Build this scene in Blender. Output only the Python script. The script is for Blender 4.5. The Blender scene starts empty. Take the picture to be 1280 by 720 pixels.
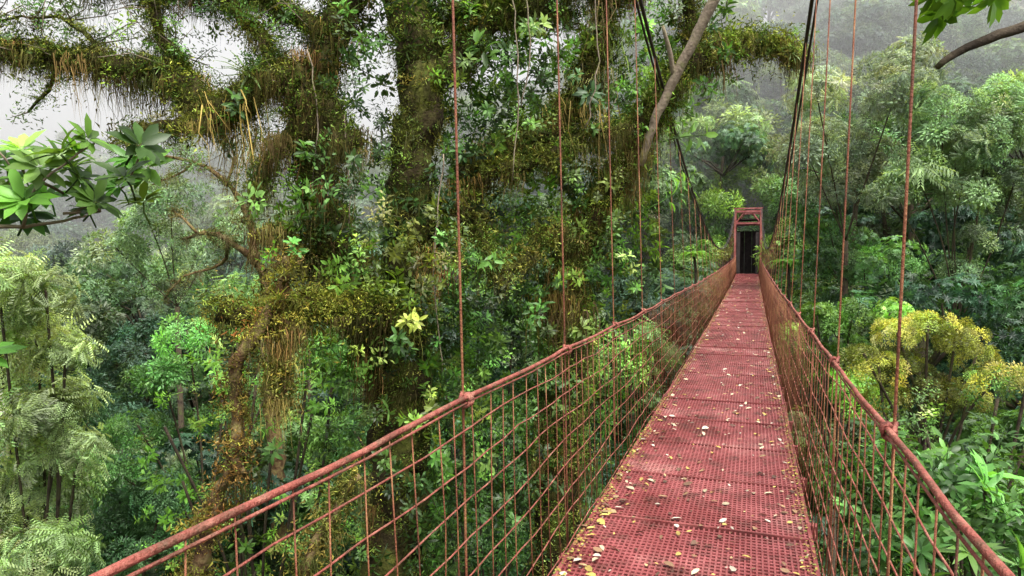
import bpy, math, numpy as np
from mathutils import Vector
rng=np.random.default_rng(11)
YAW=math.radians(19.4); CY,SY=math.cos(YAW),math.sin(YAW)
CX,EYE=0.29,1.6
scene=bpy.context.scene
def Wd(p):
    p=np.atleast_2d(np.asarray(p,float)); o=p.copy()
    o[:,0]=CX+p[:,0]*CY-p[:,1]*SY; o[:,1]=p[:,0]*SY+p[:,1]*CY
    return o
def nz(v):
    v=np.asarray(v,float); return v/(np.linalg.norm(v,axis=-1,keepdims=True)+1e-9)

# ------------------------------------------------------------ materials
def newmat(name):
    m=bpy.data.materials.new(name); m.use_nodes=True; nt=m.node_tree; nt.nodes.clear()
    return m,nt,nt.nodes,nt.links
def leaf_material(name,transl=0.35,rough=0.45,spec=0.4):
    m,nt,N,L=newmat(name)
    out=N.new('ShaderNodeOutputMaterial'); bs=N.new('ShaderNodeBsdfPrincipled'); tr=N.new('ShaderNodeBsdfTranslucent'); mx=N.new('ShaderNodeMixShader')
    ti=N.new('ShaderNodeAttribute'); ti.attribute_type='INSTANCER'; ti.attribute_name='tint'
    tg=N.new('ShaderNodeAttribute'); tg.attribute_type='GEOMETRY'; tg.attribute_name='tint'
    ad=N.new('ShaderNodeVectorMath'); ad.operation='MAXIMUM'; L.new(ti.outputs['Color'],ad.inputs[0]); L.new(tg.outputs['Color'],ad.inputs[1])
    lv=N.new('ShaderNodeAttribute'); lv.attribute_type='GEOMETRY'; lv.attribute_name='lv'
    ra=N.new('ShaderNodeMapRange'); ra.inputs['To Min'].default_value=0.45; ra.inputs['To Max'].default_value=1.6
    L.new(lv.outputs['Fac'],ra.inputs['Value'])
    sc=N.new('ShaderNodeVectorMath'); sc.operation='SCALE'; L.new(ad.outputs[0],sc.inputs[0]); L.new(ra.outputs[0],sc.inputs['Scale'])
    L.new(sc.outputs[0],bs.inputs['Base Color'])
    ty=N.new('ShaderNodeVectorMath'); ty.operation='MULTIPLY'; ty.inputs[1].default_value=(1.6,1.5,0.6); L.new(sc.outputs[0],ty.inputs[0])
    L.new(ty.outputs[0],tr.inputs['Color'])
    bs.inputs['Roughness'].default_value=rough; bs.inputs['Specular IOR Level'].default_value=spec
    mx.inputs[0].default_value=transl
    L.new(bs.outputs[0],mx.inputs[1]); L.new(tr.outputs[0],mx.inputs[2]); L.new(mx.outputs[0],out.inputs[0])
    return m
def noise_material(name,cols,scale=4,rough=0.8,bump=0.3,detail=8,spec=0.3,pos=None,bscale=30,metal=0,dirt=None):
    m,nt,N,L=newmat(name)
    out=N.new('ShaderNodeOutputMaterial'); bs=N.new('ShaderNodeBsdfPrincipled')
    tc=N.new('ShaderNodeTexCoord'); no=N.new('ShaderNodeTexNoise'); no.inputs['Scale'].default_value=scale; no.inputs['Detail'].default_value=detail; no.inputs['Roughness'].default_value=0.65
    L.new(tc.outputs['Object'],no.inputs['Vector'])
    cr=N.new('ShaderNodeValToRGB'); e=cr.color_ramp.elements
    pos=pos or list(np.linspace(0.32,0.68,len(cols)))
    e[0].position=pos[0]; e[0].color=(*cols[0],1); e[1].position=pos[-1]; e[1].color=(*cols[-1],1)
    for p,c in zip(pos[1:-1],cols[1:-1]):
        k=e.new(p); k.color=(*c,1)
    L.new(no.outputs['Fac'],cr.inputs[0]); col=cr.outputs[0]
    if dirt:
        dc,ds,lo,hi=dirt
        n3=N.new('ShaderNodeTexNoise'); n3.inputs['Scale'].default_value=ds; n3.inputs['Detail'].default_value=10; n3.inputs['Roughness'].default_value=.7; L.new(tc.outputs['Object'],n3.inputs['Vector'])
        mr=N.new('ShaderNodeMapRange'); mr.inputs['From Min'].default_value=lo; mr.inputs['From Max'].default_value=hi; L.new(n3.outputs['Fac'],mr.inputs['Value'])
        mx=N.new('ShaderNodeMix'); mx.data_type='RGBA'; mx.inputs[7].default_value=(*dc,1); L.new(mr.outputs[0],mx.inputs[0]); L.new(col,mx.inputs[6]); col=mx.outputs[2]
    L.new(col,bs.inputs['Base Color'])
    n2=N.new('ShaderNodeTexNoise'); n2.inputs['Scale'].default_value=bscale; n2.inputs['Detail'].default_value=6; L.new(tc.outputs['Object'],n2.inputs['Vector'])
    bp=N.new('ShaderNodeBump'); bp.inputs['Strength'].default_value=bump; bp.inputs['Distance'].default_value=0.03
    L.new(n2.outputs['Fac'],bp.inputs['Height']); L.new(bp.outputs[0],bs.inputs['Normal'])
    bs.inputs['Roughness'].default_value=rough; bs.inputs['Specular IOR Level'].default_value=spec; bs.inputs['Metallic'].default_value=metal
    L.new(bs.outputs[0],out.inputs[0]); return m
def attr_material(name,rough=0.7):
    m,nt,N,L=newmat(name)
    out=N.new('ShaderNodeOutputMaterial'); bs=N.new('ShaderNodeBsdfPrincipled'); a=N.new('ShaderNodeAttribute'); a.attribute_name='col'
    no=N.new('ShaderNodeTexNoise'); no.inputs['Scale'].default_value=60
    mr=N.new('ShaderNodeMapRange'); mr.inputs['To Min'].default_value=0.6; mr.inputs['To Max'].default_value=1.3; L.new(no.outputs['Fac'],mr.inputs['Value'])
    s=N.new('ShaderNodeVectorMath'); s.operation='SCALE'; L.new(a.outputs['Color'],s.inputs[0]); L.new(mr.outputs[0],s.inputs['Scale'])
    L.new(s.outputs[0],bs.inputs['Base Color']); bs.inputs['Roughness'].default_value=rough; L.new(bs.outputs[0],out.inputs[0]); return m
M_leaf=leaf_material('leaf'); M_gloss=leaf_material('leaf_waxy',0.38,0.40,0.35); M_moss=leaf_material('moss_strands',0.2,0.95,0.05)
M_bark=noise_material('mossy_bark',[(0.010,0.008,0.005),(0.034,0.026,0.012),(0.06,0.062,0.016),(0.12,0.13,0.024)],3.0,0.95,1.0,spec=0.1,pos=[0.3,0.45,0.56,0.72],bscale=22)
M_bark2=noise_material('pale_bark',[(0.10,0.075,0.05),(0.24,0.19,0.14),(0.18,0.17,0.08)],6,0.85,0.5,spec=0.2)
M_bark3=noise_material('dark_bark',[(0.02,0.014,0.01),(0.06,0.045,0.03),(0.06,0.07,0.02)],5,0.9,0.6,spec=0.2)
M_bark4=noise_material('rotting_bark',[(0.035,0.020,0.012),(0.12,0.07,0.035),(0.19,0.14,0.065),(0.19,0.19,0.04)],7,0.95,0.9,spec=0.1,bscale=25)
M_soil=noise_material('forest_floor',[(0.012,0.016,0.006),(0.02,0.035,0.01),(0.03,0.05,0.012)],0.6,0.95,0.6,spec=0.1)
M_deck=noise_material('red_painted_grating',[(0.10,0.026,0.021),(0.20,0.042,0.042),(0.30,0.082,0.082),(0.42,0.22,0.19)],1.3,0.33,0.4,spec=0.6,bscale=60,pos=[.26,.42,.58,.75],dirt=((.055,.028,.019),4.5,.50,.72))
M_deckd=noise_material('red_frame',[(0.09,0.02,0.018),(0.19,0.038,0.036),(0.29,0.09,0.08)],3,0.5,0.35,spec=0.5,bscale=60)
M_rope=noise_material('red_cable',[(0.11,0.032,0.022),(0.26,0.066,0.048),(0.38,0.17,0.12)],9,0.6,0.5,spec=0.35,bscale=120,dirt=((.10,.055,.03),14,.48,.68))
M_wire=noise_material('rusty_wire',[(0.07,0.028,0.015),(0.19,0.06,0.03),(0.32,0.16,0.07)],5,0.7,0.4,spec=0.3,bscale=120)
M_cable=noise_material('dark_steel_cable',[(0.015,0.013,0.013),(0.05,0.03,0.03)],9,0.6,0.4,spec=0.4,bscale=150)
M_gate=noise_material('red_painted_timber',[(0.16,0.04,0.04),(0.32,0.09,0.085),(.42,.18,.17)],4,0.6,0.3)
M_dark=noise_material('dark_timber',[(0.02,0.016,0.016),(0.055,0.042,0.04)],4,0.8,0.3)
M_litter=attr_material('leaf_litter')

# ------------------------------------------------------------ mesh builder
class MB:
    def __init__(s): s.v=[]; s.f=[]; s.a=[]; s.n=0
    def add(s,vs,fs,val=0.5):
        vs=np.asarray(vs,float).reshape(-1,3); s.v.append(vs); b=s.n
        for f in fs: s.f.append(tuple(int(i)+b for i in f))
        va=np.empty(len(vs)); va[:]=val; s.a.append(va); s.n+=len(vs)
    def mesh(s,name,mat,smooth=True,attr='lv'):
        me=bpy.data.meshes.new(name); V=np.concatenate(s.v)
        me.from_pydata(V.tolist(),[],s.f); me.materials.append(mat)
        if attr:
            A=me.attributes.new(attr,'FLOAT','POINT'); A.data.foreach_set('value',np.concatenate(s.a).astype(np.float32))
        me.polygons.foreach_set('use_smooth',[smooth]*len(me.polygons)); me.update(); return me
def obj(name,me,parent=None):
    o=bpy.data.objects.new(name,me); scene.collection.objects.link(o)
    if parent: o.parent=parent
    return o
def empty(name):
    return obj(name,None)
def tube(mb,pts,rad,n=6,rough=0,val=0.5):
    P=np.asarray(pts,float); k=len(P); R=np.broadcast_to(np.asarray(rad,float),(k,))
    T=np.gradient(P,axis=0); T=nz(T)
    ref=np.array([0,0,1.0]) if abs(T[:,2]).mean()<0.8 else np.array([1.0,0,0])
    A=nz(np.cross(T,ref)); B=np.cross(T,A)
    th=np.linspace(0,2*np.pi,n,endpoint=False)
    rr=R[:,None]*(1+(rng.normal(0,rough,(k,n)) if rough else 0))
    rr=np.broadcast_to(rr,(k,n))
    V=P[:,None,:]+rr[...,None]*(np.cos(th)[None,:,None]*A[:,None,:]+np.sin(th)[None,:,None]*B[:,None,:])
    F=[]
    for i in range(k-1):
        for j in range(n):
            j2=(j+1)%n; F.append((i*n+j,i*n+j2,(i+1)*n+j2,(i+1)*n+j))
    F.append(tuple(range(n))[::-1]); F.append(tuple((k-1)*n+j for j in range(n)))
    mb.add(V.reshape(-1,3),F,val)
def box(mb,c,h,val=0.5):
    c=np.array(c,float); h=np.array(h,float)
    V=[c+h*np.array([x,y,z]) for x in(-1,1) for y in(-1,1) for z in(-1,1)]
    mb.add(V,[(0,1,3,2),(4,6,7,5),(0,4,5,1),(2,3,7,6),(0,2,6,4),(1,5,7,3)],val)
def beam(mb,a,b,w):
    tube(mb,[a,b],w,4)
def crom(pts,step=0.15,wob=0.0):
    P=np.asarray(pts,float); P=np.vstack([2*P[0]-P[1],P,2*P[-1]-P[-2]]); out=[]
    for i in range(1,len(P)-2):
        n=max(2,int(np.linalg.norm(P[i+1,:3]-P[i,:3])/step))
        for t in np.linspace(0,1,n,endpoint=False):
            a,b,c,d=P[i-1],P[i],P[i+1],P[i+2]
            out.append(0.5*((2*b)+(-a+c)*t+(2*a-5*b+4*c-d)*t*t+(-a+3*b-3*c+d)*t**3))
    out.append(P[-2]); out=np.array(out)
    if wob: out[:,:3]+=rng.normal(0,wob,(len(out),3))
    if out.shape[1]>3: out[:,3]=np.maximum(out[:,3],0.004)
    return out
# ------------------------------------------------------------ leaves
def leaf_hd(mb,b,d,up,L,w,val,droop=0.3,fold=0.25):
    d=nz(d); s=nz(np.cross(d,up)); n=np.cross(s,d)
    ts=[0,0.3,0.7,1]; ws=[0,0.46,0.45,0]
    c=[b+d*t*L-n*droop*L*t*t for t in ts]; V=[c[0]]
    for i in(1,2):
        x=ws[i]*w; V+= [c[i]-s*x+n*fold*x,c[i],c[i]+s*x+n*fold*x]
    V.append(c[3])
    mb.add(V,[(0,2,1),(0,3,2),(1,2,5,4),(2,3,6,5),(4,5,7),(5,6,7)],val)
def leaf_lo(mb,b,d,up,L,w,val,droop=0.2):
    d=nz(d); s=nz(np.cross(d,up)); n=np.cross(s,d)
    m=b+d*L*0.45
    mb.add([b,m+s*w/2+n*w*.12,b+d*L-n*droop*L,m-s*w/2+n*w*.12],[(0,1,2),(0,2,3)],val)
def rv(): return nz(rng.normal(0,1,3))
def strand(mb,b,L,w,val,lean=0.1,seg=4):
    d=np.array([rng.normal(0,lean),rng.normal(0,lean),-1]); a=rng.uniform(0,np.pi); s=np.array([math.cos(a),math.sin(a),0])
    V=[];F=[]; sw=rng.normal(0,.06,3)*L
    for i in range(seg):
        t=i/seg; c=b+d*L*t+sw*math.sin(t*5); ww=w*(1-t)*(0.7+0.6*rng.random()); V+=[c-s*ww,c+s*ww]
    V.append(b+d*L)
    for i in range(seg-1): F.append((2*i,2*i+1,2*i+3,2*i+2))
    F.append((2*seg-2,2*seg-1,2*seg)); mb.add(V,F,val)
K=bpy.data.collections.new('leaf_sprig_library')
def proto(idx,name,mb,mat):
    me=mb.mesh('%02d_%s'%(idx,name),mat); o=bpy.data.objects.new('%02d_%s'%(idx,name),me); K.objects.link(o)
def sprig(idx,n,L0,W0,tw,spread,hd=True,mat=None):
    mb=MB(); bend=rng.normal(0,.12,2)
    pt=lambda t: np.array([bend[0]*t*t*tw*2,bend[1]*t*t*tw*2,t*tw])
    tube(mb,[pt(t) for t in(0,.35,.7,1)],[.006,.005,.004,.002],4,val=0.1)
    for i in range(n):
        t=rng.uniform(0.1,1)**0.8; a=i*2.4+rng.normal(0,.3)
        d=np.array([math.cos(a),math.sin(a),rng.uniform(-.2,.9)*(0.4+t)])
        (leaf_hd if hd else leaf_lo)(mb,pt(t)+nz(d)*rng.uniform(0,spread),d,np.array([0,0,1.])+rv()*.4,L0*rng.uniform(.6,1.15),W0*rng.uniform(.8,1.15),rng.random(),rng.uniform(.1,.5))
    proto(idx,'sprig',mb,mat or M_leaf)
sprig(0,20,.12,.043,.28,.03); sprig(1,28,.085,.034,.38,.10)
sprig(2,60,.055,.024,.42,.16,False)
def clump(idx,n,L0,W0,R,down=0.3,whorl=1):
    mb=MB()
    for i in range(n//whorl):
        d=rv(); d[2]=abs(d[2]); p=d*R*rng.uniform(.45,1)*np.array([1,1,.7])
        q=d+np.array([0,0,-down])+rv()*.5
        if whorl==1: leaf_lo(mb,p,q,np.array([0,0,1.])+rv()*.5,L0*rng.uniform(.6,1.3),W0*rng.uniform(.7,1.2),rng.random())
        else:
            ax=nz(q+np.array([0,0,.5])); u=nz(np.cross(ax,rv())); v=np.cross(ax,u); vv=rng.random()
            for k in range(whorl):
                a=k*6.283/whorl; leaf_lo(mb,p,u*math.cos(a)+v*math.sin(a)+ax*.35,ax,L0*rng.uniform(.7,1.1),W0,np.clip(vv+rng.normal(0,.15),0,1),.25)
    proto(idx,'clump',mb,M_leaf)
clump(3,150,.17,.07,.6,.4); clump(4,144,.2,.065,.6,.1,8)
mb=MB()
for i in range(22):
    a=i*2.4; el=rng.uniform(.2,1.2); d=np.array([math.cos(a)*math.cos(el),math.sin(a)*math.cos(el),math.sin(el)])
    leaf_hd(mb,np.zeros(3),d,np.array([0,0,1.01]),rng.uniform(.3,.5),.035,rng.random(),.5,.5)
proto(5,'bromeliad',mb,M_leaf)
mb=MB()
for i in range(80):
    b=np.array([rng.normal(0,.09),rng.normal(0,.09),rng.normal(0,.02)]); strand(mb,b,.05+.42*rng.random()**2,.0030,rng.random(),.08,3)
proto(6,'hanging_moss',mb,M_moss)
mb=MB()
for i in range(95):
    d=rv(); d[2]=abs(d[2])*.7; d=nz(d); b=np.array([rng.normal(0,.08),rng.normal(0,.08),rng.normal(0,.01)])
    leaf_lo(mb,b,d,rv(),rng.uniform(.012,.042),.008,rng.random(),.6)
proto(7,'moss_tuft',mb,M_moss)
mb=MB()
for i in range(13):
    a=i*2.4; el=rng.uniform(-.1,.9); d=np.array([math.cos(a)*math.cos(el),math.sin(a)*math.cos(el),math.sin(el)])
    leaf_hd(mb,d*.01,d,np.array([0,0,1.01]),rng.uniform(.09,.15),.046,rng.random(),.25,.22)
tube(mb,[(0,0,-.12),(0.01,0,-.05),(0,0,0)],.005,5,val=.2)
proto(8,'leaf_whorl',mb,M_gloss)
mb=MB()
for i in range(9):
    a=i*2.4; d=np.array([math.cos(a),math.sin(a),0]); s=np.array([-d[1],d[0],0]); L=rng.uniform(.7,1.0); vv=rng.random()
    f=lambda t: d*L*t*.9+np.array([0,0,L*(.75*t-.95*t*t)])
    tube(mb,[f(t) for t in np.linspace(0,1,6)],[.008,.007,.006,.005,.003,.002],3,val=.1)
    for t in np.linspace(.12,.98,22):
        for sg in(-1,1): leaf_lo(mb,f(t),s*sg+d*.35,np.array([0,0,1.]),.2*math.sin(min(1,t*1.15+.1)*2.9)+.03,.035,vv,.3)
proto(9,'fern',mb,M_leaf)
mb=MB()
for i in range(26):
    a=rng.uniform(0,6.28); r=rng.uniform(.1,.6); d=np.array([math.cos(a),math.sin(a),rng.uniform(-.5,.2)]); b=np.array([math.cos(a)*r*.3,math.sin(a)*r*.3,rng.uniform(-.15,.25)]); vv=rng.random()
    for t in np.linspace(.1,1,7):
        for sg in(-1,1):
            s=np.array([-d[1],d[0],0])*sg; leaf_lo(mb,b+nz(d)*t*.5,nz(d)*.8+s+np.array([0,0,-.35]),np.array([0,0,1.])+rv()*.3,.12*rng.uniform(.7,1.2),.042,np.clip(vv+rng.normal(0,.12),0,1),.35)
proto(10,'drooping_spray',mb,M_leaf)
mb=MB()
for i in range(14):
    a=i*2.4; el=rng.uniform(.1,1.2); d=np.array([math.cos(a)*math.cos(el),math.sin(a)*math.cos(el),math.sin(el)])
    leaf_hd(mb,np.zeros(3),d,np.array([0,0,1.01]),rng.uniform(.22,.36),.055,rng.random(),.5,.3)
proto(11,'lance_whorl',mb,M_gloss)

def make_group(name,realize):
    ng=bpy.data.node_groups.new(name,'GeometryNodeTree')
    ng.interface.new_socket('Geometry',in_out='INPUT',socket_type='NodeSocketGeometry'); ng.interface.new_socket('Geometry',in_out='OUTPUT',socket_type='NodeSocketGeometry')
    gi=ng.nodes.new('NodeGroupInput'); go=ng.nodes.new('NodeGroupOutput'); ip=ng.nodes.new('GeometryNodeInstanceOnPoints'); ci=ng.nodes.new('GeometryNodeCollectionInfo')
    ci.inputs['Collection'].default_value=K; ci.inputs['Separate Children'].default_value=True; ci.inputs['Reset Children'].default_value=True
    def na(n,t):
        x=ng.nodes.new('GeometryNodeInputNamedAttribute'); x.data_type=t; x.inputs['Name'].default_value=n; return x.outputs['Attribute']
    ng.links.new(gi.outputs[0],ip.inputs['Points']); ng.links.new(ci.outputs[0],ip.inputs['Instance']); ip.inputs['Pick Instance'].default_value=True
    ng.links.new(na('kind','INT'),ip.inputs['Instance Index']); ng.links.new(na('rot','FLOAT_VECTOR'),ip.inputs['Rotation']); ng.links.new(na('scl','FLOAT'),ip.inputs['Scale'])
    last=ip.outputs[0]
    if realize:
        rl=ng.nodes.new('GeometryNodeRealizeInstances'); ng.links.new(last,rl.inputs[0]); last=rl.outputs[0]
    ng.links.new(last,go.inputs[0]); return ng
NG=make_group('scatter_sprigs',False); NGR=make_group('scatter_sprigs_joined',True)
class Cloud:
    def __init__(s): s.p=[];s.n=[];s.s=[];s.k=[];s.t=[]
    def add(s,p,n,sc,k,t):
        s.p.append(p); s.n.append(n); s.s.append(sc); s.k.append(k); s.t.append(t)
    def build(s,name,parent,realize=True,clear=True):
        P=Wd(np.concatenate(s.p)); Nn=np.concatenate(s.n); 
        Nw=Nn.copy(); Nw[:,0]=Nn[:,0]*CY-Nn[:,1]*SY; Nw[:,1]=Nn[:,0]*SY+Nn[:,1]*CY
        S=np.concatenate(s.s); Kk=np.concatenate(s.k); T=np.concatenate(s.t)
        if clear:   # nothing grows through the walkway
            ok=~((np.abs(P[:,0])<.95)&(P[:,1]>-7)&(P[:,1]<44)&(P[:,2]<3.2)&(P[:,2]>-1.2)); P,Nw,S,Kk,T=P[ok],Nw[ok],S[ok],Kk[ok],T[ok]
        Z=nz(Nw); c=len(P); ref=nz(rng.normal(0,1,(c,3))); X=nz(np.cross(ref,Z)); Y=np.cross(Z,X)
        rx=np.arctan2(Y[:,2],Z[:,2]); ry=np.arcsin(np.clip(-X[:,2],-1,1)); rz=np.arctan2(X[:,1],X[:,0])
        me=bpy.data.meshes.new(name); me.vertices.add(c); me.vertices.foreach_set('co',P.astype(np.float32).ravel())
        a=me.attributes.new('rot','FLOAT_VECTOR','POINT'); a.data.foreach_set('vector',np.stack([rx,ry,rz],1).astype(np.float32).ravel())
        a=me.attributes.new('scl','FLOAT','POINT'); a.data.foreach_set('value',S.astype(np.float32))
        a=me.attributes.new('kind','INT','POINT'); a.data.foreach_set('value',Kk.astype(np.int32))
        a=me.attributes.new('tint','FLOAT_COLOR','POINT'); a.data.foreach_set('color',np.hstack([T,np.ones((c,1))]).astype(np.float32).ravel())
        o=obj(name,me,parent); md=o.modifiers.new('scatter','NODES'); md.node_group=NGR if realize else NG; return o
def tints(base,n,j=0.25):
    b=np.asarray(base,float)*np.exp(rng.normal(0,j*.5)); 
    t=b[None,:]*np.exp(rng.normal(0,j,(n,1)))*np.exp(rng.normal(0,j*.25,(n,3)))
    return np.clip(t,0.003,.6)
def blob(cl,c,r,n,kinds,tint,size,shell=.5,up=.35,j=.25,bottom=-0.5,sv=.25):
    n=int(n)
    d=nz(rng.normal(0,1,(n*2,3))); d=d[d[:,2]>bottom][:n]; n=len(d)
    rr=np.broadcast_to(np.asarray(r,float),(3,))
    p=np.asarray(c)[None,:]+d*rr*rng.uniform(shell,1.05,(n,1))
    nn=d+np.array([0,0,up])+rng.normal(0,.3,(n,3))
    cl.add(p,nn,size*np.exp(rng.normal(0,sv,n)),rng.choice(kinds,n),tints(tint,n,j))
def along(cl,path,n,spread,kinds,tint,size,up=0.3,j=.3,normal=None,side=None,sv=.3):
    path=np.asarray(path); n=int(n); i=rng.integers(0,len(path),n); d=nz(rng.normal(0,1,(n,3)))
    if side is not None: d=nz(d+np.array(side))
    p=path[i,:3]+d*(path[i,3:4]*.92+rng.random((n,1))*spread)
    nn=(d+np.array([0,0,up])) if normal is None else np.tile(np.array(normal,float),(n,1))+rng.normal(0,.08,(n,3))
    cl.add(p,nn,size*np.exp(rng.normal(0,sv,n)),rng.choice(kinds,n),tints(tint,n,j))
def El(d0):   # front-elevation drawing of a plant that stands at distance d0 (drawing squares -> metres)
    k=d0/853.
    return (lambda x,y,off=0,r=None: np.array([(x-640)*k,d0+off,EYE+(324-y)*k]+([] if r is None else [r]))),k

# ------------------------------------------------------------ canopy / terrain
def sm(a,b,x): t=np.clip((x-a)/(b-a),0,1); return t*t*(3-2*t)
def canopy(s,d):
    s=np.asarray(s,float); d=np.asarray(d,float); dd=np.abs(d)
    L=np.interp(dd,[0,12,20,35,50,80,110,200,400],[-8.5,-8,-6.5,-3,1,9,18,22,22])
    C=np.interp(dd,[0,12,20,35,50,70,100,200,400],[-9,-8,-6,-2.5,4,14,26,36,36])
    R=np.interp(dd,[0,8,15,25,40,60,80,120,200,400],[-5,-4,-2.6,0,5,16,29,48,60,60])
    wl=sm(2,22,-s); wr=sm(5,16,s)
    return L*wl+R*wr+C*(1-wl-wr)
YE=44.0
def ground(s,d):
    h=canopy(s,d)-11
    x=CX+s*CY-d*SY; y=s*SY+d*CY
    w=np.exp(-(x/7)**2)*sm(39,45,y)*(1-sm(66,86,y)); h=h*(1-w)+.5*w
    w=np.exp(-(x/9)**2)*sm(3,9,-y); h=h*(1-w)-.1*w
    return h+.5*np.sin(s*.31)*np.cos(d*.27)
ax=np.concatenate([np.linspace(-500,-130,12),np.linspace(-120,120,150),np.linspace(130,500,12)])
ay=np.concatenate([np.linspace(-400,-30,12),np.linspace(-25,140,110),np.linspace(150,600,12)])
S,D=np.meshgrid(ax,ay); G=ground(S,D); V=Wd(np.stack([S.ravel(),D.ravel(),G.ravel()],1)); nx=len(ax)
F=[(j*nx+i,j*nx+i+1,(j+1)*nx+i+1,(j+1)*nx+i) for j in range(len(ay)-1) for i in range(nx-1)]
mb=MB(); mb.add(V,F); obj('ground',mb.mesh('ground',M_soil))

# ------------------------------------------------------------ background forest
forest=empty('rainforest_trees'); cl=Cloud(); tr=MB()
pal=[(.035,.09,.045),(.055,.13,.045),(.08,.165,.05),(.11,.205,.055),(.14,.195,.105),(.045,.105,.06),(.16,.235,.08)]
haze=np.array([.44,.51,.50])  # distance haze painted into the leaf tints of far trees and understory
pts=[]; tries=0
while tries<6000:
    tries+=1
    d=10+112*rng.random()**.75; s=d*rng.uniform(-.86,.86)
    x=CX+s*CY-d*SY; y=s*SY+d*CY
    rc=rng.uniform(1.7,4.2)*(1+d/140)
    z=float(canopy(s,d))+rng.normal(0,1.7)
    if -8<y<48 and abs(x)<rc+1.2 and z>-3.5: continue
    if y>=44 and abs(x)<1.6: continue
    if d<17 and -9<s<4: continue
    ok=True
    for q in pts:
        if (q[0]-s)**2+(q[1]-d)**2<(.56*(q[2]+rc))**2: ok=False;break
    if ok: pts.append((s,d,rc,z))
for (s,d,rc,z) in pts:
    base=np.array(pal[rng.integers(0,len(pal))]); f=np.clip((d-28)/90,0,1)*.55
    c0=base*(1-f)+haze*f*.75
    cs=(.55+d*.0125); kind=[[3],[4],[3,4],[10]][rng.integers(0,4)]
    gz=float(ground(s,d)); cz=z-rc*.55
    lean=rng.normal(0,.6,2)
    tube(tr,Wd([(s-lean[0],d-lean[1],gz-.5),(s-lean[0]*.4,d-lean[1]*.5,(gz+cz)/2),(s,d,cz)]),np.array([.22,.16,.1])*(.6+rc/7),6)
    nl=int(rng.integers(8,14))
    for l in range(nl):
        dv=rv(); dv[2]=abs(dv[2])*1.0-.3; lr=rc*rng.uniform(.25,.48)
        if d>50 and dv[1]>.5: dv[1]*=-1
        c=np.array([s,d,cz])+dv*np.array([rc*.85,rc*.85,rc*.7])
        if l<5: 
            mid=(np.array([s,d,cz-rc*.3])+c)/2+rng.normal(0,.2,3); tube(tr,Wd([(s,d,cz-rc*.5),mid,c]),[.09,.06,.03],4)
        n=4.2*(lr/cs)**2+2.5
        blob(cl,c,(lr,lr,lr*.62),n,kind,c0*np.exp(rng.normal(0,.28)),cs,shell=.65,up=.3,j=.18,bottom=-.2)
n=7500; d=9+85*rng.random(n)**.9; s=d*rng.uniform(-.85,.85,n); z=canopy(s,d)-rng.uniform(2.0,8.5,n)
x=CX+s*CY-d*SY; y=s*SY+d*CY; ok=~((np.abs(x)<2.2)&(y>-8)&(y<60))&~((d<13)&(z>-3)); s,d,z=s[ok],d[ok],z[ok]; n=len(s)
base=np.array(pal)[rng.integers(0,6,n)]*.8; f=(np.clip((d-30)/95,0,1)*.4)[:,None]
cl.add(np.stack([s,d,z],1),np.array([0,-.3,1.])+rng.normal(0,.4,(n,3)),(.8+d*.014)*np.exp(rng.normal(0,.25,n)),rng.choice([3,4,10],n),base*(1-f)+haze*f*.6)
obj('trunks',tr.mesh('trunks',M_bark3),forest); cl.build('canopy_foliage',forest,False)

# ------------------------------------------------------------ hand placed neighbours
def shrub_tree(name,d0,blobs,tint,kinds,size,dens=1.0,bark=M_bark3,j=.25,rad=.1,shell=.5,jb=.15):
    e,k=El(d0); par=empty(name); c=Cloud(); m=MB()
    cs=[]
    for b in blobs:
        u,v,r=b[:3]; off=b[3] if len(b)>3 else rng.uniform(-.1,.1)*d0*.6; cs.append((e(u,v,off),r*k))
    cen=np.mean([q[0] for q in cs],axis=0)
    base=np.array([cen[0],cen[1],min(q[0][2] for q in cs)-2.0])
    gz=float(ground(base[0],base[1]))
    tube(m,Wd([(base[0],base[1],gz-.4),(base[0]+.1,base[1],(gz+base[2])/2),base]),[rad*1.5,rad*1.2,rad],7)
    for p,r in cs:
        mid=(base+p)/2+np.array([0,0,.2])+rng.normal(0,.12,3)
        tube(m,Wd(crom([np.append(base,rad*.9),np.append(mid,rad*.5),np.append(p+np.array([0,0,r*.3]),.012)],.3)[:,:3]),.025,5)
        area=(r/size)**2
        blob(c,p,(r,r,r*.75),dens*area*9+4,kinds,np.array(tint)*np.exp(rng.normal(0,jb)),size,shell=shell,up=.25,j=j,bottom=-.5)
    obj('trunk',m.mesh('trunk',bark),par); c.build('foliage',par); return par
shrub_tree('drooping_leaf_tree',12,[(30,350,50),(75,375,45),(20,420,55),(85,440,30),(30,520,60),(95,510,45),(50,590,60),(10,640,60),(110,560,30),(-60,480,90),(-40,370,60),(60,680,60),(0,740,80)],(.30,.40,.18),[10],.55,.9,jb=.22)
shrub_tree('bright_green_tree',11.5,[(300,440,42),(260,480,45),(330,490,45),(220,540,45),(285,560,55),(350,560,50),(390,520,40),(240,610,55),(310,640,60),(380,620,55),(420,680,60),(330,720,60),(250,690,50),(420,480,34),(380,450,30)],(.20,.40,.07),[0,1],.85,1.2,jb=.28)
shrub_tree('understory_tree',16,[(150,640,50),(190,690,60),(120,720,60),(220,610,40),(60,780,70)],(.08,.18,.07),[3,10],.55,.9)
shrub_tree('understory_tree',15.5,[(170,540,34),(200,470,30),(150,590,34),(240,420,28),(290,400,26),(330,420,26),(370,400,26)],(.11,.24,.07),[3],.42,.9,jb=.3)
shrub_tree('small_leaf_tree',14,[(440,560,60),(520,620,70),(620,560,60),(680,620,70),(560,500,50),(640,440,60),(480,680,80),(600,700,80),(700,400,60),(760,450,50),(600,340,50),(700,500,70)],(.12,.25,.05),[0,1,3],.6,.8,jb=.4)
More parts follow.
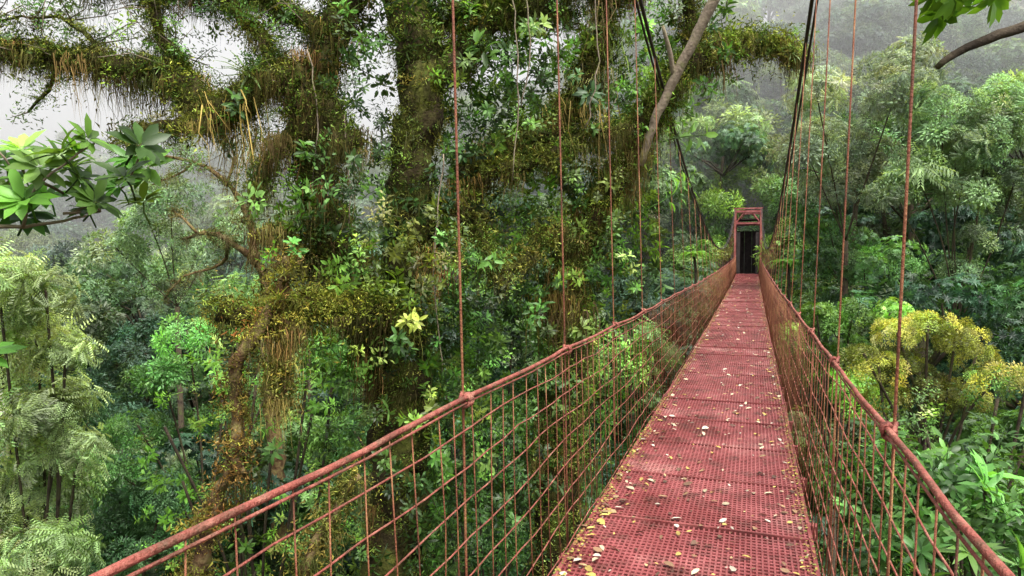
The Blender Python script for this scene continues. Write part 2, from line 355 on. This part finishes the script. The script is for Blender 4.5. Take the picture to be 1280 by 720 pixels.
shrub_tree('yellow_green_bush',12,[(1135,425,32),(1165,412,30),(1205,430,36),(1110,465,30),(1155,470,38),(1215,475,36),(1240,455,24),(1090,450,18),(1180,500,34),(1130,510,30),(1230,510,30)],(.27,.31,.065),[3],.21,.8,shell=.6,j=.45,jb=.4)
shrub_tree('green_shrub',10,[(1240,510,45),(1270,550,55),(1180,560,45),(1120,550,40),(1230,600,60),(1150,610,55),(1085,590,45),(1290,620,60),(1240,660,60),(1280,470,40),(1100,510,36),(1180,640,60),(1120,660,60)],(.13,.26,.06),[1,2],.7,1.0,jb=.35)
shrub_tree('green_shrub',17,[(1000,430,30),(1040,420,34),(1070,450,34),(1020,470,34),(1010,400,25),(1060,395,28),(1110,400,30),(1050,490,30)],(.14,.28,.055),[3,4],.34,1,jb=.3)
shrub_tree('epiphyte_laden_tree',24,[(1190,190,55,0),(1140,220,35,0),(1230,170,45,0),(1265,240,45,0),(1200,240,45,0),(1110,250,30,0),(1170,140,40,0),(1250,130,40,0),(1215,300,25,0),(1205,340,22,0)],(.13,.20,.10),[3,10],.58,1.0,rad=.2,jb=.3)
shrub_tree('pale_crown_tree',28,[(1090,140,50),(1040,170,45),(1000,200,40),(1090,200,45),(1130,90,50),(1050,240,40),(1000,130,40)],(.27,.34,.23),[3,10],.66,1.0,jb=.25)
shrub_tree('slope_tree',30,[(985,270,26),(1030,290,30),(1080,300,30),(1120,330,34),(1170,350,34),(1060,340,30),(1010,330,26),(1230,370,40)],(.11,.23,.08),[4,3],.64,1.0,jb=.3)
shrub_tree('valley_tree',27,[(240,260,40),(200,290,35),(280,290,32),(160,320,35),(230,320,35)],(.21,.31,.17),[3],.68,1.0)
for nm,(x,y,z) in [('tree_fern',(1.9,36,1.4)),('tree_fern',(-2.6,37,1.8)),('tree_fern',(3.4,30,-.6)),('tree_fern',(2.8,23,-2.0)),('tree_fern',(-2.3,44.5,2.6))]:
    s=(x-CX)*CY+y*SY; d=-(x-CX)*SY+y*CY; par=empty(nm); m=MB(); gz=float(ground(s,d))
    tube(m,Wd([(s,d,min(gz,z-2)),(s+.1,d,z-1),(s,d,z)]),[.1,.08,.07],7,.1); obj('trunk',m.mesh('trunk',M_bark3),par)
    c=Cloud(); c.add(np.array([[s,d,z]]*3),np.array([[0,0,1.],[.2,.1,1],[-.2,-.1,1]]),np.array([1.3,1.0,1.1]),np.array([9,9,9]),tints((.12,.26,.045),3)); c.build('fronds',par)

# ------------------------------------------------------------ big mossy tree
e,k=El(8.0); tree=empty('mossy_tree'); mb=MB(); cl=Cloud()
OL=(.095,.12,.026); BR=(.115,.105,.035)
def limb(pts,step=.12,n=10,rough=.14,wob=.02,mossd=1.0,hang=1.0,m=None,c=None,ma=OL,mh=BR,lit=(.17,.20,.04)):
    m=m or mb; c=c or cl
    p=crom(pts,step,wob); tube(m,Wd(p[:,:3]),p[:,3],n,rough)
    vis=p[p[:,2]>-4]; L=len(vis)*step
    if mossd>0:
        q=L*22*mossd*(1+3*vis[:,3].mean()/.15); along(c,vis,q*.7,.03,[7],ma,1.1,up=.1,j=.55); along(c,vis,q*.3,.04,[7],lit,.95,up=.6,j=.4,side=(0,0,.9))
    if hang>0: along(c,vis,L*12*hang,.04,[6],mh,.75,j=.5,normal=(0,0,1),side=(0,0,-.6))
    return p
E=lambda u,v,off=0,r=.1: e(u,v,off,r)
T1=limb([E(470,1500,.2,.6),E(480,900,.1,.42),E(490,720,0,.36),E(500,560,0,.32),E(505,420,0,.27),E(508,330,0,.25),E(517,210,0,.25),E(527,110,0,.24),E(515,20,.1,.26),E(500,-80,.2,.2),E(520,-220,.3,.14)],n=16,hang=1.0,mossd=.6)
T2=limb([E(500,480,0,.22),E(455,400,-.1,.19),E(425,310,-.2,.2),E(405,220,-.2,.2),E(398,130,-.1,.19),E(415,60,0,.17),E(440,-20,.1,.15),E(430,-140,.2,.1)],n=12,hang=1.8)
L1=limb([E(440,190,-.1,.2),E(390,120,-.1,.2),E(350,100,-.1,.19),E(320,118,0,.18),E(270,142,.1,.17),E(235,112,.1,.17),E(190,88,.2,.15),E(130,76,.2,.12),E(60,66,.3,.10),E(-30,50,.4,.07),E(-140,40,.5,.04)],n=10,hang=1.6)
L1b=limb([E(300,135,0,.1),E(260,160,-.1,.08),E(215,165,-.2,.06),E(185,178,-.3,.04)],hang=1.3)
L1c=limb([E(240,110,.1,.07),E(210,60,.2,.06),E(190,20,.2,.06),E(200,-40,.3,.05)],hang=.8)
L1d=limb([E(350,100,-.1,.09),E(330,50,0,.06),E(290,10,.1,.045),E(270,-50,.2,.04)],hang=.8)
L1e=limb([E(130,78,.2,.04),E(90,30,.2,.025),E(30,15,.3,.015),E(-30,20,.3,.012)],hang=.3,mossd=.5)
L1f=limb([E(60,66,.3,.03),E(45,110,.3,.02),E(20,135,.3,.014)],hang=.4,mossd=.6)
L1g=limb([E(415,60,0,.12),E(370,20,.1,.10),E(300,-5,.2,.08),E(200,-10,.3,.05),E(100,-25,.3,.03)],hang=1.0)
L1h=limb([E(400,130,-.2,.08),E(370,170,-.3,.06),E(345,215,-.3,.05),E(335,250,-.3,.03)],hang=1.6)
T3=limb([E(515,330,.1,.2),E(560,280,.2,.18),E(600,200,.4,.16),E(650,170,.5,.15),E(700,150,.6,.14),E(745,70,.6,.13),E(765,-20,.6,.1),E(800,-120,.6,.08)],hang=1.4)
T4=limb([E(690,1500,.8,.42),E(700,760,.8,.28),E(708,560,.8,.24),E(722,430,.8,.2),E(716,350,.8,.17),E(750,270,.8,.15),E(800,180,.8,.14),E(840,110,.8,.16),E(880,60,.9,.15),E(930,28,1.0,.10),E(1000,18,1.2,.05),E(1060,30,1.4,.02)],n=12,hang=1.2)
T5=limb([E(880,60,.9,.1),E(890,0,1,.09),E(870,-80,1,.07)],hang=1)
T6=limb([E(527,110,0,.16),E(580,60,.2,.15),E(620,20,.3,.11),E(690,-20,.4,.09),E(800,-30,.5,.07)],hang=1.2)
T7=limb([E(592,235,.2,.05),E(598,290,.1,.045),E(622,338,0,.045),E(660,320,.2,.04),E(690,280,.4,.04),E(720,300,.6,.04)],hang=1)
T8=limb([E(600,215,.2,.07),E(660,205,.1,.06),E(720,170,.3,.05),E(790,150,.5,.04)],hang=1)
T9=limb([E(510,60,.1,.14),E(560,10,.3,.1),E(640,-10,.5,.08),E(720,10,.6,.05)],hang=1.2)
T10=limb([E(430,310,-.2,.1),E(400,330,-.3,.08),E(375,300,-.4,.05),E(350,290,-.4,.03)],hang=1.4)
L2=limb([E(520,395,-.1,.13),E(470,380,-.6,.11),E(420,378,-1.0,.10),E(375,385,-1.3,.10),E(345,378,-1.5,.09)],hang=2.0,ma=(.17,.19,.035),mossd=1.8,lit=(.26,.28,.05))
obj('trunk_and_limbs',mb.mesh('trunk_and_limbs',M_bark),tree)
m2=MB(); p=crom([E(812,200,.6,.045),E(825,150,.5,.055),E(850,90,.4,.06),E(872,45,.3,.062),E(893,0,.2,.065),E(935,-90,0,.07)],.1,.006); tube(m2,Wd(p[:,:3]),p[:,3],9,.05)
p=crom([E(850,90,.4,.03),E(842,60,.3,.03),E(830,30,.2,.02)],.1); tube(m2,Wd(p[:,:3]),p[:,3],7)
for q in [[(735,0),(742,90),(728,170)],[(640,0),(648,130),(640,230)],[(440,150),(445,260),(432,380)],[(560,200),(548,330),(556,460)],[(402,80),(412,170),(404,260)],[(420,100),(416,200),(426,300)],[(388,130),(380,200),(386,290)],[(655,0),(662,80),(650,150)]]:
    o=rng.uniform(-.5,-.25); p=crom([E(q[0][0],q[0][1],o,.008),E(q[1][0],q[1][1],o,.008),E(q[2][0],q[2][1],o,.006)],.15,.012); tube(m2,Wd(p[:,:3]),p[:,3],5)
for i in range(46):
    P_=[L1,L1c,L1d,L1e,L1f,L1g][rng.integers(0,6)]; a=P_[rng.integers(0,len(P_)),:3]; d_=rv(); d_[2]=abs(d_[2])*.8-.1; l=rng.uniform(.25,.7)
    b=a+d_*l; c_=b+nz(d_+rv()*.6)*l*.7; tube(m2,Wd([a,b+rv()*.04,c_]),[.010,.006,.003],4)
    d2=nz(d_+rv()*.9); tube(m2,Wd([b,b+d2*l*.5]),[.005,.003],4)
obj('bare_branches_and_vines',m2.mesh('bare_branches',M_bark2),tree)
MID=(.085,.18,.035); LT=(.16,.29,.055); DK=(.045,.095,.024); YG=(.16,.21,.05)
def fb(u,v,r,off,tint,kinds=(0,1),dens=1.0,size=.74,sh=.3):
    R=r*k; blob(cl,e(u,v,off),(R,R*.9,R),dens*62*R*R*1.4+4,list(kinds),tint,size,shell=sh,up=.25,j=.4,bottom=-.8)
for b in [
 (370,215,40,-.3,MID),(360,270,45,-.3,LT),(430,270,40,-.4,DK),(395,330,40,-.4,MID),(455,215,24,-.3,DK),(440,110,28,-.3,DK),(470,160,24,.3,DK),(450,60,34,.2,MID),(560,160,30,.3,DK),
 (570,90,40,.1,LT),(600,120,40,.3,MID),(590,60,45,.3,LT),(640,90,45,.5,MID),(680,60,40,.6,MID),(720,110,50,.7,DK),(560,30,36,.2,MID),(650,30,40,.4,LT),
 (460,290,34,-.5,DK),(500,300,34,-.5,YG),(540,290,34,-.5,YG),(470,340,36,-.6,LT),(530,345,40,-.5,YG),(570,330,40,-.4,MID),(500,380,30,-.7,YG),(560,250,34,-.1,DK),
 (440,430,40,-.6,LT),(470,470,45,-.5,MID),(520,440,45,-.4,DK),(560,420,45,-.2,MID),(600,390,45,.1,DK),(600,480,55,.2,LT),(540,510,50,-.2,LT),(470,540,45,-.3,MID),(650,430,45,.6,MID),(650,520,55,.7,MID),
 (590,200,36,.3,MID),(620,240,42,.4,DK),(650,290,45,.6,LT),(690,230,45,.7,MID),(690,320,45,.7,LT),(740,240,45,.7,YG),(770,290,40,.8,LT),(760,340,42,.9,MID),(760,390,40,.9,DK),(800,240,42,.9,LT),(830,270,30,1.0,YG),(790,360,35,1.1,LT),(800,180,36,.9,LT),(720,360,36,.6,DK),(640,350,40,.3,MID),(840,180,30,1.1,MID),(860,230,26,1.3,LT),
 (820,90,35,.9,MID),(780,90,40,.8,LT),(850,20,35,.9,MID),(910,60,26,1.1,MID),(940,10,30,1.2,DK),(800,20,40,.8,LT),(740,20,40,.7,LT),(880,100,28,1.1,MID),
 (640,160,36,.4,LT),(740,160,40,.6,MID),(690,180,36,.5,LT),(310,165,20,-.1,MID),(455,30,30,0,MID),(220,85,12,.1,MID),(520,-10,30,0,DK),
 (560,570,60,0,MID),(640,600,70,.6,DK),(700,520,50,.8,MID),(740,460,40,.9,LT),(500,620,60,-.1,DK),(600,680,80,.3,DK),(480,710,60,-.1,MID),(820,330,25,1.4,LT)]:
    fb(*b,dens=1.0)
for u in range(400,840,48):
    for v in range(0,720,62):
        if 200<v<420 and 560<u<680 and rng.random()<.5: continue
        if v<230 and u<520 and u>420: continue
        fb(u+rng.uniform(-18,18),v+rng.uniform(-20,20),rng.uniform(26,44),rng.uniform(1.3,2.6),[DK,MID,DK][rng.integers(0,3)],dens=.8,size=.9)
for b in [(165,60,14,.2,LT),(95,50,13,.3,MID),(30,45,14,.3,MID),(110,10,20,.3,LT),(20,15,20,.3,MID),(200,15,20,.2,MID),(260,30,18,.2,MID),(340,20,30,.1,MID),(380,60,26,0,LT),(300,-5,26,.2,MID),(400,-30,50,.2,DK),(250,-40,36,.2,MID),(50,-30,36,.3,MID),(140,-35,36,.3,LT),(560,-40,60,.3,DK),(720,-50,70,.5,MID),(860,-50,60,.8,MID),(330,70,18,.3,DK),(370,150,26,.3,DK),(340,190,20,.1,MID),(640,-40,60,.6,DK),(470,-60,60,.2,DK),(470,20,30,.5,DK),(480,90,24,.6,DK)]:
    fb(*b,dens=.6,kinds=(1,2),size=.62)
for P_ in (T1,T2,T3,T4,L1,L1b,L1c): along(cl,P_[int(len(P_)*.25):],len(P_)*.3,.08,[5],(.12,.19,.045),.34,up=.6)
for P_ in (L1,L1c,L1d,L1g,T6,T9,T4[-30:]): along(cl,P_,len(P_)*.9,.18,[1,2],MID,.55)
for P_ in (T2,T3,L1,T4,L1h,T10): along(cl,P_,len(P_)*1.0,.12,[6],(.17,.12,.045),1.15,normal=(0,0,1),j=.5)
cl.build('foliage_and_moss',tree)

e6,k6=El(6.3); par=empty('leaning_mossy_trunk'); m=MB(); c=Cloud(); q=lambda u,v,off,r: e6(u,v,off,r)
limb([q(352,322,.1,.03),q(350,350,.1,.05),q(340,380,.1,.07),q(318,420,0,.065),q(294,452,0,.06),q(292,500,0,.05),q(294,545,0,.055),q(285,580,0,.06),q(262,640,0,.06),q(240,720,0,.075),q(215,820,0,.09),q(190,1300,.2,.14)],.08,10,.14,.012,m=m,c=c,mossd=.40,hang=.2,ma=(.20,.15,.04),lit=(.25,.25,.05))
limb([q(345,378,.1,.05),q(348,420,.1,.04),q(340,455,.1,.025),q(352,500,.1,.010)],.08,8,m=m,c=c,mossd=1.2,hang=2.5,ma=(.20,.19,.04),mh=(.19,.16,.05))
limb([q(440,600,.2,.03),q(410,650,.1,.045),q(380,715,0,.05),q(360,900,0,.08)],.1,8,m=m,c=c,mossd=.9,hang=.7,ma=(.18,.19,.04))
limb([q(285,575,0,.05),q(302,590,0,.045),q(300,600,0,.015)],.04,8,m=m,c=c,mossd=.6,hang=.4,ma=(.15,.08,.03))
limb([q(352,350,.1,.015),q(356,325,.1,.01)],.04,6,m=m,c=c,mossd=0,hang=0)
c.add(np.array([e6(350,375,-.05),e6(355,345,0)]),np.array([[0,0,1.],[.3,0,1]]),np.array([.45,.4]),np.array([5,5]),tints((.22,.28,.05),2))
obj('trunk',m.mesh('trunk',M_bark4),par); c.build('moss',par)

e7,k7=El(20); par=empty('gnarled_bare_tree'); m=MB(); c=Cloud(); q=lambda u,v,off,r: e7(u,v,off,r)
for b in [[(345,700,.3),(340,480,.2),(330,380,.15),(318,330,.12),(290,300,.09),(255,292,.06),(215,300,.03)],[(318,330,.12),(310,280,.09),(290,235,.07),(250,205,.05),(200,200,.03),(165,190,.02)],[(310,280,.08),(325,240,.06),(315,205,.04),(330,170,.02)],[(290,300,.07),(270,330,.05),(235,345,.03),(205,375,.02)],[(290,235,.05),(300,200,.035),(285,170,.015)],[(250,205,.04),(225,225,.03),(195,232,.015)],[(255,292,.05),(235,270,.03),(215,262,.015)]]:
    p=limb([q(x,y,rng.uniform(-.4,.4),r) for x,y,r in b],.3,7,m=m,c=c,mossd=0,hang=0); along(c,p[p[:,2]>-3],len(p)*2,.06,[7],(.15,.15,.05),1.6,j=.4); along(c,p[p[:,2]>-3],len(p)*.5,.06,[6],(.17,.16,.08),.9,normal=(0,0,1))
for (x,y,r) in [(200,195,22),(330,170,24),(285,165,20),(205,300,18),(165,190,20),(205,375,18),(240,200,16)]: blob(c,e7(x,y,0),(r*k7,)*3,16,[2,1],(.15,.24,.10),1.0)
obj('trunk',m.mesh('trunk',M_bark4),par); c.build('foliage',par)

# ------------------------------------------------------------ foreground branches
e2,k2=El(2.6); par=empty('broadleaf_branch'); m=MB(); c=Cloud(); q=lambda u,v,off,r: e2(u,v,off,r)
br=[[(-160,330),(-40,288),(40,284),(85,268)],[(85,268),(130,240),(165,215),(185,190)],[(40,284),(70,240),(110,205),(120,180)],[(-20,287),(10,250),(30,215),(25,190)],[(85,268),(110,262),(130,258)],[(70,240),(50,215),(70,200)],[(-160,330),(-80,400),(-40,430),(-15,445)]]
for b in br:
    r0=.012 if b[0][0]<-100 else .006
    pts_=[q(x,y,rng.uniform(-.12,.12),r0*(1-.2*i)) for i,(x,y) in enumerate(b)]; p=crom(pts_,.04,.002); tube(m,Wd(p[:,:3]),p[:,3],7,.08)
for (x,y) in [(190,188),(168,205),(120,178),(140,232),(152,196),(105,200),(28,188),(5,200),(60,200),(72,214),(35,225),(90,235),(130,255),(10,250),(60,255),(100,262),(-20,220),(170,225),(-30,270),(-22,445),(-35,430),(0,180),(85,210),(45,245),(160,250),(110,225),(20,270),(75,185)]:
    c.add(e2(x,y,rng.uniform(-.15,.15))[None],np.array([[rng.normal(.2,.5),rng.normal(-.5,.3),.8]]),np.array([rng.uniform(.6,.92)]),np.array([8]),tints((.10,.22,.035),1,.45))
obj('branch',m.mesh('branch',M_bark2),par); c.build('leaves',par)
e3,k3=El(2.8); par=empty('broadleaf_branch'); m=MB(); c=Cloud()
for b,r0 in [([(1165,88),(1185,72),(1225,54),(1290,33),(1400,10)],.022),([(1300,-30),(1200,-35),(1140,-25),(1110,-15)],.008)]:
    pts_=[e3(x,y,.0,r0*(.55+.16*i)) for i,(x,y) in enumerate(b)]; p=crom(pts_,.05,.002); tube(m,Wd(p[:,:3]),p[:,3],9,.06)
for (x,y) in [(1118,6),(1150,0),(1178,14),(1215,-6),(1245,-5),(1100,-6),(1190,-10),(1165,8)]:
    c.add(e3(x,y,rng.uniform(-.1,.1))[None],np.array([[rng.normal(0,.4),-.6,-.5]]),np.array([.85]),np.array([8]),tints((.13,.28,.03),1,.3))
obj('branch',m.mesh('branch',M_bark3),par); c.build('leaves',par)
e4,k4=El(4.2); par=empty('lance_leaf_plant'); m=MB(); c=Cloud()
for (x,y) in [(1225,655),(1262,690),(1190,700),(1140,705),(1285,640),(1240,720),(1160,740),(1130,730),(1275,730),(1200,670),(1250,640),(1215,700),(1170,720),(1290,680)]:
    o=rng.uniform(-.2,.6); pt=e4(x+20,y-8,o); c.add(pt[None],np.array([[rng.normal(.2,.5),rng.normal(-.2,.3),.9]]),np.array([rng.uniform(.55,.9)]),np.array([11]),tints((.09,.22,.05),1,.4))
    tube(m,Wd([pt,pt+np.array([.1+abs(rng.normal(0,.1)),.1,-.6]),pt+np.array([.2,.2,-6])]),[.010,.014,.03],5)
for i in range(12): blob(c,e4(1170+16*i,690+rng.uniform(-20,40),rng.uniform(.2,1.0)),(.28,.28,.22),16,[1],(.10,.22,.05),.8)
obj('stems',m.mesh('stems',M_bark3),par); c.build('leaves',par)

# ------------------------------------------------------------ bridge
bridge=empty('suspension_footbridge')
Y0,Y1=-6.0,YE
zd=lambda y: .00036*np.maximum(y,0)**2
HW=.635
mb=MB(); fr=MB()
PL=.92; y=Y0
while y<Y1-.05:
    yn=min(y+PL,Y1); dz=rng.normal(0,.005); tl=rng.normal(0,.004)
    for yy in np.arange(y+.035,yn-.02,.040):
        box(mb,(rng.normal(0,.002),yy,zd(yy)+dz+tl*(yy-y)),(HW-.02,.0085,.010))
    for xx in np.arange(-HW+.04,HW-.03,.029):
        a=np.array([xx,y+.012,zd(y)+dz+.003]); b=np.array([xx,yn-.004,zd(yn)+dz+.003+tl*PL]); h=np.array([.005,0,0]); w=np.array([0,0,.010])
        mb.add([a-h-w,a+h-w,a+h+w,a-h+w,b-h-w,b+h-w,b+h+w,b-h+w],[(0,1,5,4),(1,2,6,5),(2,3,7,6),(3,0,4,7)])
    box(fr,(0,y+.008,zd(y)+dz-.001),(HW,.006,.018)); box(fr,(0,y+.36,zd(y)-.07),(HW+.05,.03,.045))
    for xx in(-HW+.012,HW-.012):
        a=np.array([xx,y+.022,zd(y)+dz+.004]); b=np.array([xx,yn,zd(yn)+dz+.004]); h=np.array([.011,0,0]); w=np.array([0,0,.014])
        fr.add([a-h-w,a+h-w,a+h+w,a-h+w,b-h-w,b+h-w,b+h+w,b-h+w],[(0,1,5,4),(1,2,6,5),(2,3,7,6),(3,0,4,7)])
    y=yn
obj('deck_grating',mb.mesh('deck_grating',M_deck,False),bridge); obj('deck_frames',fr.mesh('deck_frames',M_deckd,False),bridge)
RX,RH=.675,1.1
zc=lambda y: 1.95+.0071*(y-24.5)**2
net=MB(); rail=MB(); hang=MB(); cab=MB()
hy=[2.25+1.42*i for i in range(-5,30) if i!=-1]
for sg in(-1,1):
    yy=np.arange(Y0,Y1+.01,.18)
    saw=np.abs(((yy-2.25)/1.42+.5)%1-.5)
    zr=zd(yy)+RH-.026*saw*2*.5+.006*np.sin(yy*.9+sg)
    tube(rail,np.stack([sg*(RX+.004*np.sin(yy*1.7)+rng.normal(0,.002,len(yy))),yy,zr],1),.0092,8)
    tube(rail,np.stack([sg*(RX-.006)+0*yy,yy,zr-.020],1),.0040,6)
    NH=8
    for j in range(NH):
        t=(j+.3)/NH; ph=rng.uniform(0,6)
        x=HW+(RX-HW)*t+.02*math.sin(math.pi*t); tube(net,np.stack([sg*(x+.007*np.sin(yy*1.3+ph)),yy,zd(yy)+t*(RH-.02)+.011*np.sin(yy*2.1+ph*2)+.006*np.sin(yy*5+ph)+rng.normal(0,.003,len(yy))],1),.0033,5)
    for y in np.arange(Y0+.1,Y1,.155):
        y=y+rng.normal(0,.014); b=rng.normal(0,.012)
        z0=float(zd(y)); tube(hang,[(sg*(HW+.0),y,z0-.06),(sg*(HW+.02),y+b,z0+.3),(sg*(HW+.03),y+rng.normal(0,.012),z0+.7),(sg*RX,y+rng.normal(0,.014),z0+RH-.01)],.0026,4)
    for y in hy:
        if y>Y1-.3: continue
        z0=float(zd(y)); tx=.80-.06*max(0,y)/44
        tube(hang,[(sg*(HW+.03),y,z0-.12),(sg*(HW+.045),y,z0+.5),(sg*(RX+.015),y,z0+RH),(sg*tx,y,float(zc(y)))],.0046,6)
        for w in range(3):
            th=np.linspace(0,6.28,9); yy0=y+(w-1)*.015
            tube(rail,np.stack([sg*RX+.018*np.cos(th),yy0+.004*np.sin(th*.5),z0+RH-.01+.022*np.sin(th)],1),.0065,5)
        tube(rail,[(sg*RX,y-.07,z0+RH-.004),(sg*(RX+.02),y,z0+RH+.016),(sg*RX,y+.07,z0+RH-.006)],.007,6)
    yc=np.arange(Y0-3,Y1+.3,.5)
    for o,r in((0,.019),(.05,.013)):
        tube(cab,np.stack([sg*(.80+o-.06*np.maximum(yc,0)/44),yc,zc(yc)+o*.5],1),r,7)
    for o in(0,.12): tube(cab,np.stack([sg*(HW-.02-o)+0*yc,yc,zd(yc)-.13],1),.012,6)
obj('side_netting',net.mesh('side_netting',M_rope),bridge); obj('handrail_cables',rail.mesh('handrail_cables',M_rope),bridge)
obj('hangers',hang.mesh('hangers',M_wire),bridge); obj('main_cables',cab.mesh('main_cables',M_cable),bridge)
def gate(y0,dirn,top):
    par=empty('bridge_gate'); g=MB(); dk=MB(); z0=float(zd(y0)); X=.745
    for yy in(y0+.25*dirn,y0+2.4*dirn):
        for x in(-X,X): box(g,(x,yy,(top+z0-2.4)/2),(.06,.06,(top-z0+2.4)/2))
        box(g,(0,yy,top-.12),(X-.061,.05,.07)); box(g,(0,yy,top-.85),(X-.061,.045,.06))
        box(g,(0,yy,z0-.1),(X-.061,.05,.08))
        beam(g,(-.67,yy,top-.8),(-.25,yy,top-.2),.035); beam(g,(.67,yy,top-.8),(.25,yy,top-.2),.035)
        box(g,(0,yy+.0,top+.045),(.84,.08,.04))
    for x in(-X,X):
        for z in(top-.12,z0+1.1,z0+.5): box(g,(x,y0+1.325*dirn,z),(.04,1.01,.04))
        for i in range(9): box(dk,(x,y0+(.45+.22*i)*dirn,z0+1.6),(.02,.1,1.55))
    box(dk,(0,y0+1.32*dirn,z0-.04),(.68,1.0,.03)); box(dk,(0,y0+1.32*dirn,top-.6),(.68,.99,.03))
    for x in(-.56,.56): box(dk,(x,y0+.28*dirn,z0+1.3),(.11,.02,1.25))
    for x in(-.45,0,.45): box(dk,(x,y0+2.55*dirn,z0+1.35),(.215,.02,1.35))  # dark back boards added to darken the far end of the opening
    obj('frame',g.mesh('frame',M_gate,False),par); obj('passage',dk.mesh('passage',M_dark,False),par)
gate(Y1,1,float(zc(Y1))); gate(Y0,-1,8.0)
c=Cloud(); par=empty('landing_undergrowth')
def wb(x,y,z,r,n,t,kinds,size):
    s=(x-CX)*CY+y*SY; d=-(x-CX)*SY+y*CY; blob(c,(s,d,z),r,n,kinds,t,size,shell=.4,j=.25)
for (x,y,z,r) in [(-2.8,47,2.5,1.6),(2.8,47,2.4,1.6),(-3.4,45,1,1.6),(3.2,45.5,.6,1.5),(0,52,3,2.6),(-3,50,5,2.2),(3,50,5,2.2),(0,51,6.5,2.4),(-2.2,43,0,.9),(2.2,43,-.2,.9),(-2.4,41.5,-1,1),(2.5,41.5,-1.1,1),(2.8,39,-1.4,1.2),(-2.8,38,-1.6,1.2),(1.8,46,5.4,1.1),(-1.9,46,5.2,1.1),(-1.9,43.6,2.2,.8),(2.0,43.6,1.8,.8)]:
    wb(x,y,z,r,28*r*r,[(.12,.23,.07),(.09,.17,.055),(.20,.32,.09)][rng.integers(0,3)],[0,1,3],.95)
m=MB()
for x in(-2.6,2.6,-3.3,3.1): 
    s=(x-CX)*CY+50*SY; d=-(x-CX)*SY+50*CY; tube(m,Wd([(s,d,-.5),(s,d,6)]),[.16,.09],7)
obj('stems',m.mesh('stems',M_bark3),par); c.build('foliage',par)

m=MB(); cols=[]
def litter(x,y,L,col):
    z=float(zd(y))+.019; a=rng.uniform(0,6.28); d=np.array([math.cos(a),math.sin(a),rng.uniform(-.05,.25)])
    n0=m.n; leaf_hd(m,np.array([x,y,z]),d,np.array([rng.normal(0,.25),rng.normal(0,.25),1]),L,L*rng.uniform(.35,.6),.5,rng.uniform(-.1,.25),rng.uniform(0,.5)); cols.extend([col]*(m.n-n0))
pc=[(.55,.45,.29),(.42,.29,.14),(.62,.55,.43),(.24,.14,.07),(.55,.40,.10),(.13,.07,.04)]
for i in range(2100):
    y=2.0+38*rng.random()**1.5; x=rng.uniform(-HW+.03,HW-.03)
    if rng.random()<.3: x=np.sign(x)*(HW-abs(rng.normal(0,.1))-.03)
    litter(x,y,.02+.06*rng.random()**1.6,np.array(pc[rng.integers(0,6)])*rng.uniform(.5,1.1))
for i in range(7000):
    y=1.5+36*rng.random()**1.3; sg=-1 if rng.random()<.6 else 1; x=sg*(HW-abs(rng.normal(0,.04))-.002)
    litter(x,y,rng.uniform(.008,.028),np.array([(.34,.28,.05),(.20,.21,.04),(.3,.15,.05)][rng.integers(0,3)]))
me=m.mesh('fallen_leaves',M_litter); A=me.attributes.new('col','FLOAT_COLOR','POINT'); A.data.foreach_set('color',np.hstack([np.array(cols),np.ones((len(cols),1))]).astype(np.float32).ravel())
obj('fallen_leaves',me)

# ------------------------------------------------------------ mist bank hanging over the far slopes (real scattering volume)
mm,nt,N,L=newmat('mist'); out=N.new('ShaderNodeOutputMaterial'); vs=N.new('ShaderNodeVolumeScatter'); vs.inputs['Color'].default_value=(.98,.99,1,1); vs.inputs['Density'].default_value=.0115; L.new(vs.outputs[0],out.inputs['Volume'])
mb=MB(); lo=np.array([-140,44.5,-25.]); hi=np.array([140,150,56.])
V=[(x,y,z) for x in(lo[0],hi[0]) for y in(lo[1],hi[1]) for z in(lo[2],hi[2])]
mb.add(Wd(V),[(0,1,3,2),(4,6,7,5),(0,4,5,1),(2,3,7,6),(0,2,6,4),(1,5,7,3)]); obj('mist',mb.mesh('mist',mm,False))

# ------------------------------------------------------------ light, sky, camera
w=bpy.data.worlds.new('World'); scene.world=w; w.use_nodes=True; N=w.node_tree.nodes; L=w.node_tree.links
bg=N['Background']; sky=N.new('ShaderNodeTexSky'); sky.sky_type='NISHITA'; sky.sun_disc=False
sd=nz(np.array([.45,-.35,1.25]))
sky.sun_elevation=math.asin(sd[2]); sky.sun_rotation=math.atan2(sd[0],sd[1]); sky.dust_density=6; sky.air_density=1.3
hs=N.new('ShaderNodeHueSaturation'); hs.inputs['Saturation'].default_value=.2; hs.inputs['Value'].default_value=2.3; L.new(sky.outputs[0],hs.inputs['Color']); L.new(hs.outputs[0],bg.inputs['Color']); bg.inputs['Strength'].default_value=.15
ld=bpy.data.lights.new('sun','SUN'); ld.energy=4.0; ld.angle=math.radians(12); ld.color=(1,.96,.88); so=bpy.data.objects.new('sun',ld); scene.collection.objects.link(so)
so.rotation_mode='QUATERNION'; so.rotation_quaternion=Vector(sd).to_track_quat('Z','Y')
cam=bpy.data.cameras.new('camera'); cam.lens=24; cam.sensor_width=36; cam.clip_end=2000; cam.clip_start=.05
co=bpy.data.objects.new('camera',cam); scene.collection.objects.link(co); co.location=(CX,0,EYE); co.rotation_euler=(math.radians(90-2.42),0,YAW); scene.camera=co
scene.view_settings.view_transform='Standard'; scene.view_settings.look='None'; scene.view_settings.exposure=0
